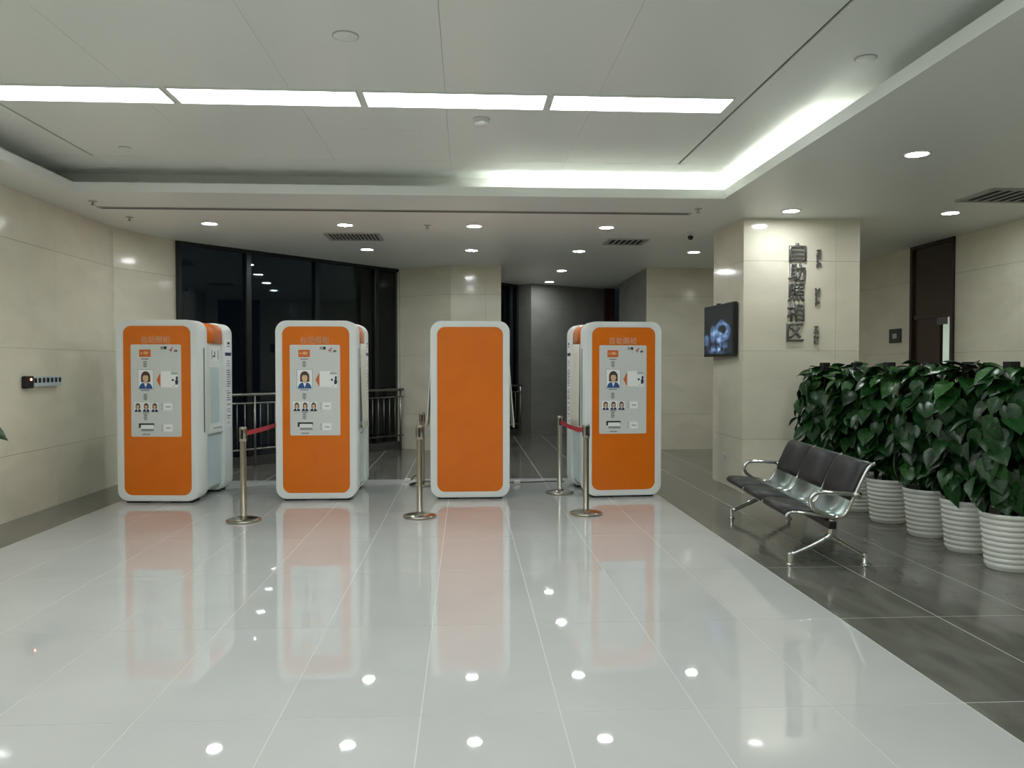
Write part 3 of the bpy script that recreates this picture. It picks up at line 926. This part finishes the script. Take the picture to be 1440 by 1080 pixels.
# ------------------------------------------------------------------ stanchions
def make_stanchion():
    t = thing('stanchion', '', 'barrier post', group='steel barrier posts')
    obj('base', bm_lathe(bmesh.new(), [(0, 0), (0.165, 0), (0.17, 0.008), (0.168, 0.02), (0.13, 0.032), (0.05, 0.045), (0, 0.047)], 36), 'steel', t)
    obj('pole', bm_lathe(bmesh.new(), [(0.034, 0.04), (0.034, 0.06), (0.03, 0.065), (0.03, 0.80), (0.03, 0.81)], 24), 'steel', t)
    hd = obj('head', bm_lathe(bmesh.new(), [(0.030, 0.79), (0.036, 0.795), (0.036, 0.925), (0.033, 0.935), (0, 0.937)], 24), 'steel', t)
    for k in range(4):
        obj('belt_slot', box(-0.012, 0.012, -0.038, -0.034, 0.82, 0.91), 'plastic_black', hd, rot=(0, 0, R(90*k)))
    return t
s0 = make_stanchion()
SP = [(-2.20, 8.14, 'steel barrier post standing between the first and second kiosks'), (-2.23, 10.75, 'steel barrier post hidden behind the second kiosk'),
      (-0.47, 8.26, 'steel barrier post in front of the plain kiosk, left'), (-0.56, 10.45, 'steel barrier post half hidden behind the plain kiosk'),
      (1.13, 9.70, 'farther steel barrier post beside the rightmost kiosk'), (1.245, 8.33, 'nearer steel barrier post in front of the rightmost kiosk')]
posts = []
for i, (x, y, lab) in enumerate(SP):
    o = s0 if i == 0 else copy_tree(s0)
    o.location = (x, y, 0); o['label'] = lab; posts.append(o)
def belt(i, j):
    a, b = Vector(SP[i][:2]), Vector(SP[j][:2])
    L = (b-a).length; ang = math.atan2(b.y-a.y, b.x-a.x)
    bm = bmesh.new(); n = 14; rings = []
    for k in range(n+1):
        x = 0.036+(L-0.072)*k/n; sag = 0.02*math.sin(math.pi*k/n)
        rings.append([bm.verts.new((x, s*0.0012, z-sag)) for s, z in ((-1, .842), (1, .842), (1, .89), (-1, .89))])
    for p, q in zip(rings, rings[1:]):
        for m in range(4):
            bm.faces.new((p[m], p[(m+1) % 4], q[(m+1) % 4], q[m]))
    bm.faces.new(rings[0]); bm.faces.new(rings[-1])
    o = obj('belt', bm, 'belt_red', posts[i], rot=(0, 0, ang)); o['label'] = 'red belt'
belt(0, 1); belt(2, 3); belt(5, 4)

# ------------------------------------------------------------------ bench
bench = thing('waiting_bench', 'three-seat chrome waiting bench with black pads beside the plants', 'bench', (2.885, 7.04, 0), R(-5.2))
PROF = [(-.335, .375), (-.32, .398), (-.27, .408), (-.15, .398), (-.02, .378), (.05, .372), (.10, .385), (.135, .43), (.165, .50), (.215, .61), (.265, .72), (.295, .765), (.335, .79)]
prof = smooth_path([(x, 0, z) for x, z in PROF], 3)
def shell(y0, y1, i0, i1, off0, off1, name, m, parent):
    # sheet following the seat profile between two offsets along its normal
    bm = bmesh.new()
    P = prof[i0:i1+1]
    rows = []
    for k, p in enumerate(P):
        g = i0+k
        d = (prof[min(g+1, len(prof)-1)]-prof[max(g-1, 0)]).normalized()
        nrm = Vector((-d.z, 0, d.x))
        tap = min(1.0, min(k, len(P)-1-k)/1.5) if off1 > 0.01 else 1
        a = p+nrm*off0; b = p+nrm*(off0+(off1-off0)*(0.25+0.75*tap))
        rows.append([(a.x, y0, a.z), (a.x, y1, a.z), (b.x, y1-0.008*(1 if off1 > .01 else 0), b.z), (b.x, y0+0.008*(1 if off1 > .01 else 0), b.z)])
    vs = [[bm.verts.new(q) for q in r] for r in rows]
    for p, q in zip(vs, vs[1:]):
        for m_ in range(4):
            fc = bm.faces.new((p[m_], p[(m_+1) % 4], q[(m_+1) % 4], q[m_])); fc.smooth = m_ in (0, 2)
    bm.faces.new(vs[0]); bm.faces.new(vs[-1])
    return obj(name, bm, m, parent)
NP = len(prof)-1
i_seat = (1, 12); i_back = (24, NP-1)
for s in range(3):
    y0 = -0.99+s*0.66
    st = shell(y0+.012, y0+.648, 0, NP, -0.003, 0.003, 'seat_shell', 'perforated', bench)
    shell(y0+.018, y0+.642, i_seat[0], i_seat[1], 0.003, 0.026, 'seat_pad', 'pad_black', st)
    shell(y0+.018, y0+.642, i_back[0], i_back[1], 0.003, 0.024, 'back_pad', 'pad_black', st)
for k in range(4):
    y = -0.99+k*0.66
    obj('side_frame', bm_tube(bmesh.new(), [(p.x, y, p.z+0.006) for p in prof], 0.013, 8), 'chrome', bench)
obj('beam', box(-0.01, 0.05, -0.99, 0.99, 0.285, 0.345, bevel=.006), 'plastic_black', bench)
for y in (-0.955, 0.955):
    obj('leg_post', bm_tube(bmesh.new(), smooth_path([(.03, y, .36), (.025, y, .30), (.012, y, .235), (-.03, y, .205)], 4), 0.026, 10), 'chrome', bench)
    fl_ = obj('leg', bm_tube(bmesh.new(), smooth_path([(.012, y, .235), (-.03, y, .205), (-.14, y, .145), (-.29, y, .078)], 4), [0.024]*4+[.023]*4+[.020]*5, 10), 'chrome', bench)
    rl_ = obj('leg', bm_tube(bmesh.new(), smooth_path([(.0, y, .225), (.06, y, .19), (.16, y, .13), (.275, y, .070)], 4), [0.022]*4+[.020]*4+[.016]*5, 10), 'chrome', bench)
    for par, x, r in ((fl_, -.292, .021), (rl_, .278, .018)):
        obj('foot', bm_lathe(bmesh.new(), [(0, 0), (.032, 0), (.033, .008), (.022, .014), (r, .018), (r, .088), (r*.8, .096), (0, .097)], 16, x, y), 'chrome', par)
for y in (-1.005, 1.005):
    pts = [(.20, y, .555), (.10, y, .565), (-.06, y, .572), (-.125, y, .558), (-.158, y, .51), (-.14, y, .455), (-.09, y, .420), (-.03, y, .395), (.03, y, .372)]
    ar = obj('armrest', bm_tube(bmesh.new(), smooth_path(pts, 5), 0.016, 10), 'chrome', bench)
    obj('arm_cap', bm_tube(bmesh.new(), [(.165, y, .556), (.225, y, .553)], 0.020, 10), 'chrome', ar)

# ------------------------------------------------------------------ plants
def leaf_mesh(name, m, bend, fold, wid):
    bm = bmesh.new()
    # heart-shaped blade, y from stalk to tip
    prof_ = [(0.0, 0.10), (0.10, 0.36), (0.28, 0.47), (0.50, 0.42), (0.72, 0.27), (0.88, 0.12)]
    mid, lf, rt = [], [], []
    for y, w in prof_:
        z = -bend*y*y
        mid.append(bm.verts.new((0, y, z)))
        yy = y-0.12*max(0, 0.3-y)/0.3
        lf.append(bm.verts.new((-w*wid, yy, z+fold*w))); rt.append(bm.verts.new((w*wid, yy, z+fold*w)))
    tip = bm.verts.new((0, 1.02, -bend*1.06))
    for i in range(len(mid)-1):
        for a, b in ((lf, mid), (mid, rt)):
            f = bm.faces.new((a[i], b[i], b[i+1], a[i+1])); f.smooth = True
    f = bm.faces.new((lf[-1], mid[-1], tip)); f.smooth = True
    f = bm.faces.new((mid[-1], rt[-1], tip)); f.smooth = True
    return mesh_of(bm, name, m)
LEAVES = [leaf_mesh('leaf', 'leaf', .22, .30, .95), leaf_mesh('leaf', 'leaf', .40, .22, .85), leaf_mesh('leaf', 'leaf', .10, .35, 1.0), leaf_mesh('leaf', 'leaf_pale', .30, .25, .9)]
def pot_mesh():
    prof_ = [(0, 0), (.150, 0), (.157, .01)]
    n = 9
    for k in range(n):
        z0 = .02+k*.041; r = .158+.036*k/n
        prof_ += [(r, z0), (r+.009, z0+.010), (r+.0105, z0+.020), (r+.008, z0+.031), (r+.001, z0+.038)]
    prof_ += [(.200, .395), (.208, .405), (.208, .425), (.198, .432), (.186, .428), (.182, .40), (.178, .36), (0, .36)]
    return mesh_of(bm_lathe(bmesh.new(), prof_, 40), 'pot', 'pot_white')
POT = pot_mesh()
SOIL = mesh_of(bm_lathe(bmesh.new(), [(0, .385), (.10, .39), (.181, .38), (.181, .37), (0, .37)], 24), 'soil', 'soil')
POLE = mesh_of(box(-.042, .042, -.042, .042, .36, 1.575, bevel=.006), 'support_pole', 'pole_black')
def make_plant(x, y, label, n, seed, top=1.58, rad=.34, group='potted climbing plants in white ribbed pots', lean=(0, 0)):
    rnd = random.Random(seed)
    t = thing('potted_plant', label, 'potted plant', (x, y, 0), 0, group)
    obj('pot', POT, None, t)
    obj('soil', SOIL, None, t)
    obj('support_pole', POLE, None, t, (lean[0], lean[1], 0), (0, 0, rnd.uniform(0, .5)))
    for k in range(5):
        a = k*1.26+rnd.random()
        pts = [(.05*math.cos(a), .05*math.sin(a), .38)]+[(.075*math.cos(a+h*1.3), .075*math.sin(a+h*1.3), .38+h) for h in (.3, .6, .9, 1.1)]
        obj('vine', bm_tube(bmesh.new(), smooth_path(pts, 3), .007, 5), 'stem', t)
    for k in range(n):
        f = (k+rnd.random())/n
        z = .50+f*(top-.54)
        a = k*2.39996+rnd.uniform(-.4, .4)
        deep = rnd.random() < .22
        env = rad*(0.80+0.20*math.sin(math.pi*min(1, f*1.1)))*(1.0 if f < .85 else 1-(f-.85)*2.2)
        s = rnd.uniform(.13, .205)*(0.85 if f > .93 else 1)
        r = (env*rnd.uniform(.30, .55) if deep else env*rnd.uniform(.55, .92))
        out = Vector((math.cos(a), math.sin(a), 0))
        droop = R(rnd.uniform(25, 85)) if f < .86 else R(rnd.uniform(-25, 55))
        tipd = (out*math.cos(droop)-Vector((0, 0, 1))*math.sin(droop))
        side = out.cross(Vector((0, 0, 1)))
        tipd = (tipd+side*rnd.uniform(-.55, .55)).normalized()
        nrm = (out*math.sin(droop)+Vector((0, 0, 1))*math.cos(droop)+side*rnd.uniform(-.4, .4))
        xax = tipd.cross(nrm).normalized(); nrm = xax.cross(tipd).normalized()
        M = Matrix((xax, tipd, nrm)).transposed().to_4x4()
        me = LEAVES[3] if rnd.random() < (.22 if f > .8 else .05) else LEAVES[rnd.randrange(3)]
        o = bpy.data.objects.new('leaf', me)
        C.objects.link(o)
        o.parent = t
        base = out*max(0.03, r-s*.35)+Vector((0, 0, z+.04))
        base.y *= .74
        o.matrix_local = Matrix.Translation(base) @ M @ Matrix.Diagonal((s, s, s, 1))
    return t
PL = [(4.13, 9.12, 'potted climbing plant farthest back, touching the lettered column'), (4.16, 8.42, 'second potted climbing plant from the column'),
      (4.17, 7.77, 'third potted climbing plant from the column, behind the bench back'), (4.19, 7.12, 'fourth potted climbing plant from the column'),
      (4.18, 6.52, 'fifth potted climbing plant from the column, next to the nearest'), (4.13, 5.92, 'nearest potted climbing plant, cut by the right picture edge')]
for i, (x, y, lab) in enumerate(PL):
    make_plant(x, y, lab, 250, 11+i, top=1.53+(.03 if i in (3, 4) else 0), rad=.40)
lp = make_plant(-3.97, 6.3, 'potted climbing plant by the left wall, one leaf tip in view', 60, 40, top=1.25, rad=.30, group='potted plant by the left wall')
o = bpy.data.objects.new('leaf', LEAVES[0]); C.objects.link(o); o.parent = lp
o.location = (.32, .0, 1.085); o.rotation_euler = (R(-30), R(35), R(-90)); o.scale = (.17, .21, .17)

# ------------------------------------------------------------------ cables on the floor
def cable(name, pts, label, plug):
    t = thing(name, label, 'cable', (0, 0, 0), 0, 'loose power cables')
    obj('cord', bm_tube(bmesh.new(), smooth_path(pts, 8), .007, 6), 'cable', t)
    x, y, z = plug
    obj('plug', box(x-.04, x+.04, y-.025, y+.025, 0.001, .05, bevel=.008), 'plastic_white', t)
cable('power_cable', [(-.72, 10.72, .03), (-.66, 10.62, .10), (-.58, 10.66, .06), (-.64, 10.78, .012), (-.45, 10.72, .008), (-.30, 10.5, .008)], 'tangled dark power cable with a pale plug left of the plain kiosk', (-.77, 10.73, 0))
cable('power_cable', [(.35, 10.46, .008), (.60, 10.58, .008), (.85, 10.60, .008), (1.10, 10.66, .008), (1.30, 10.64, .008)], 'thin dark power cable on the floor right of the plain kiosk', (.66, 10.46, 0))
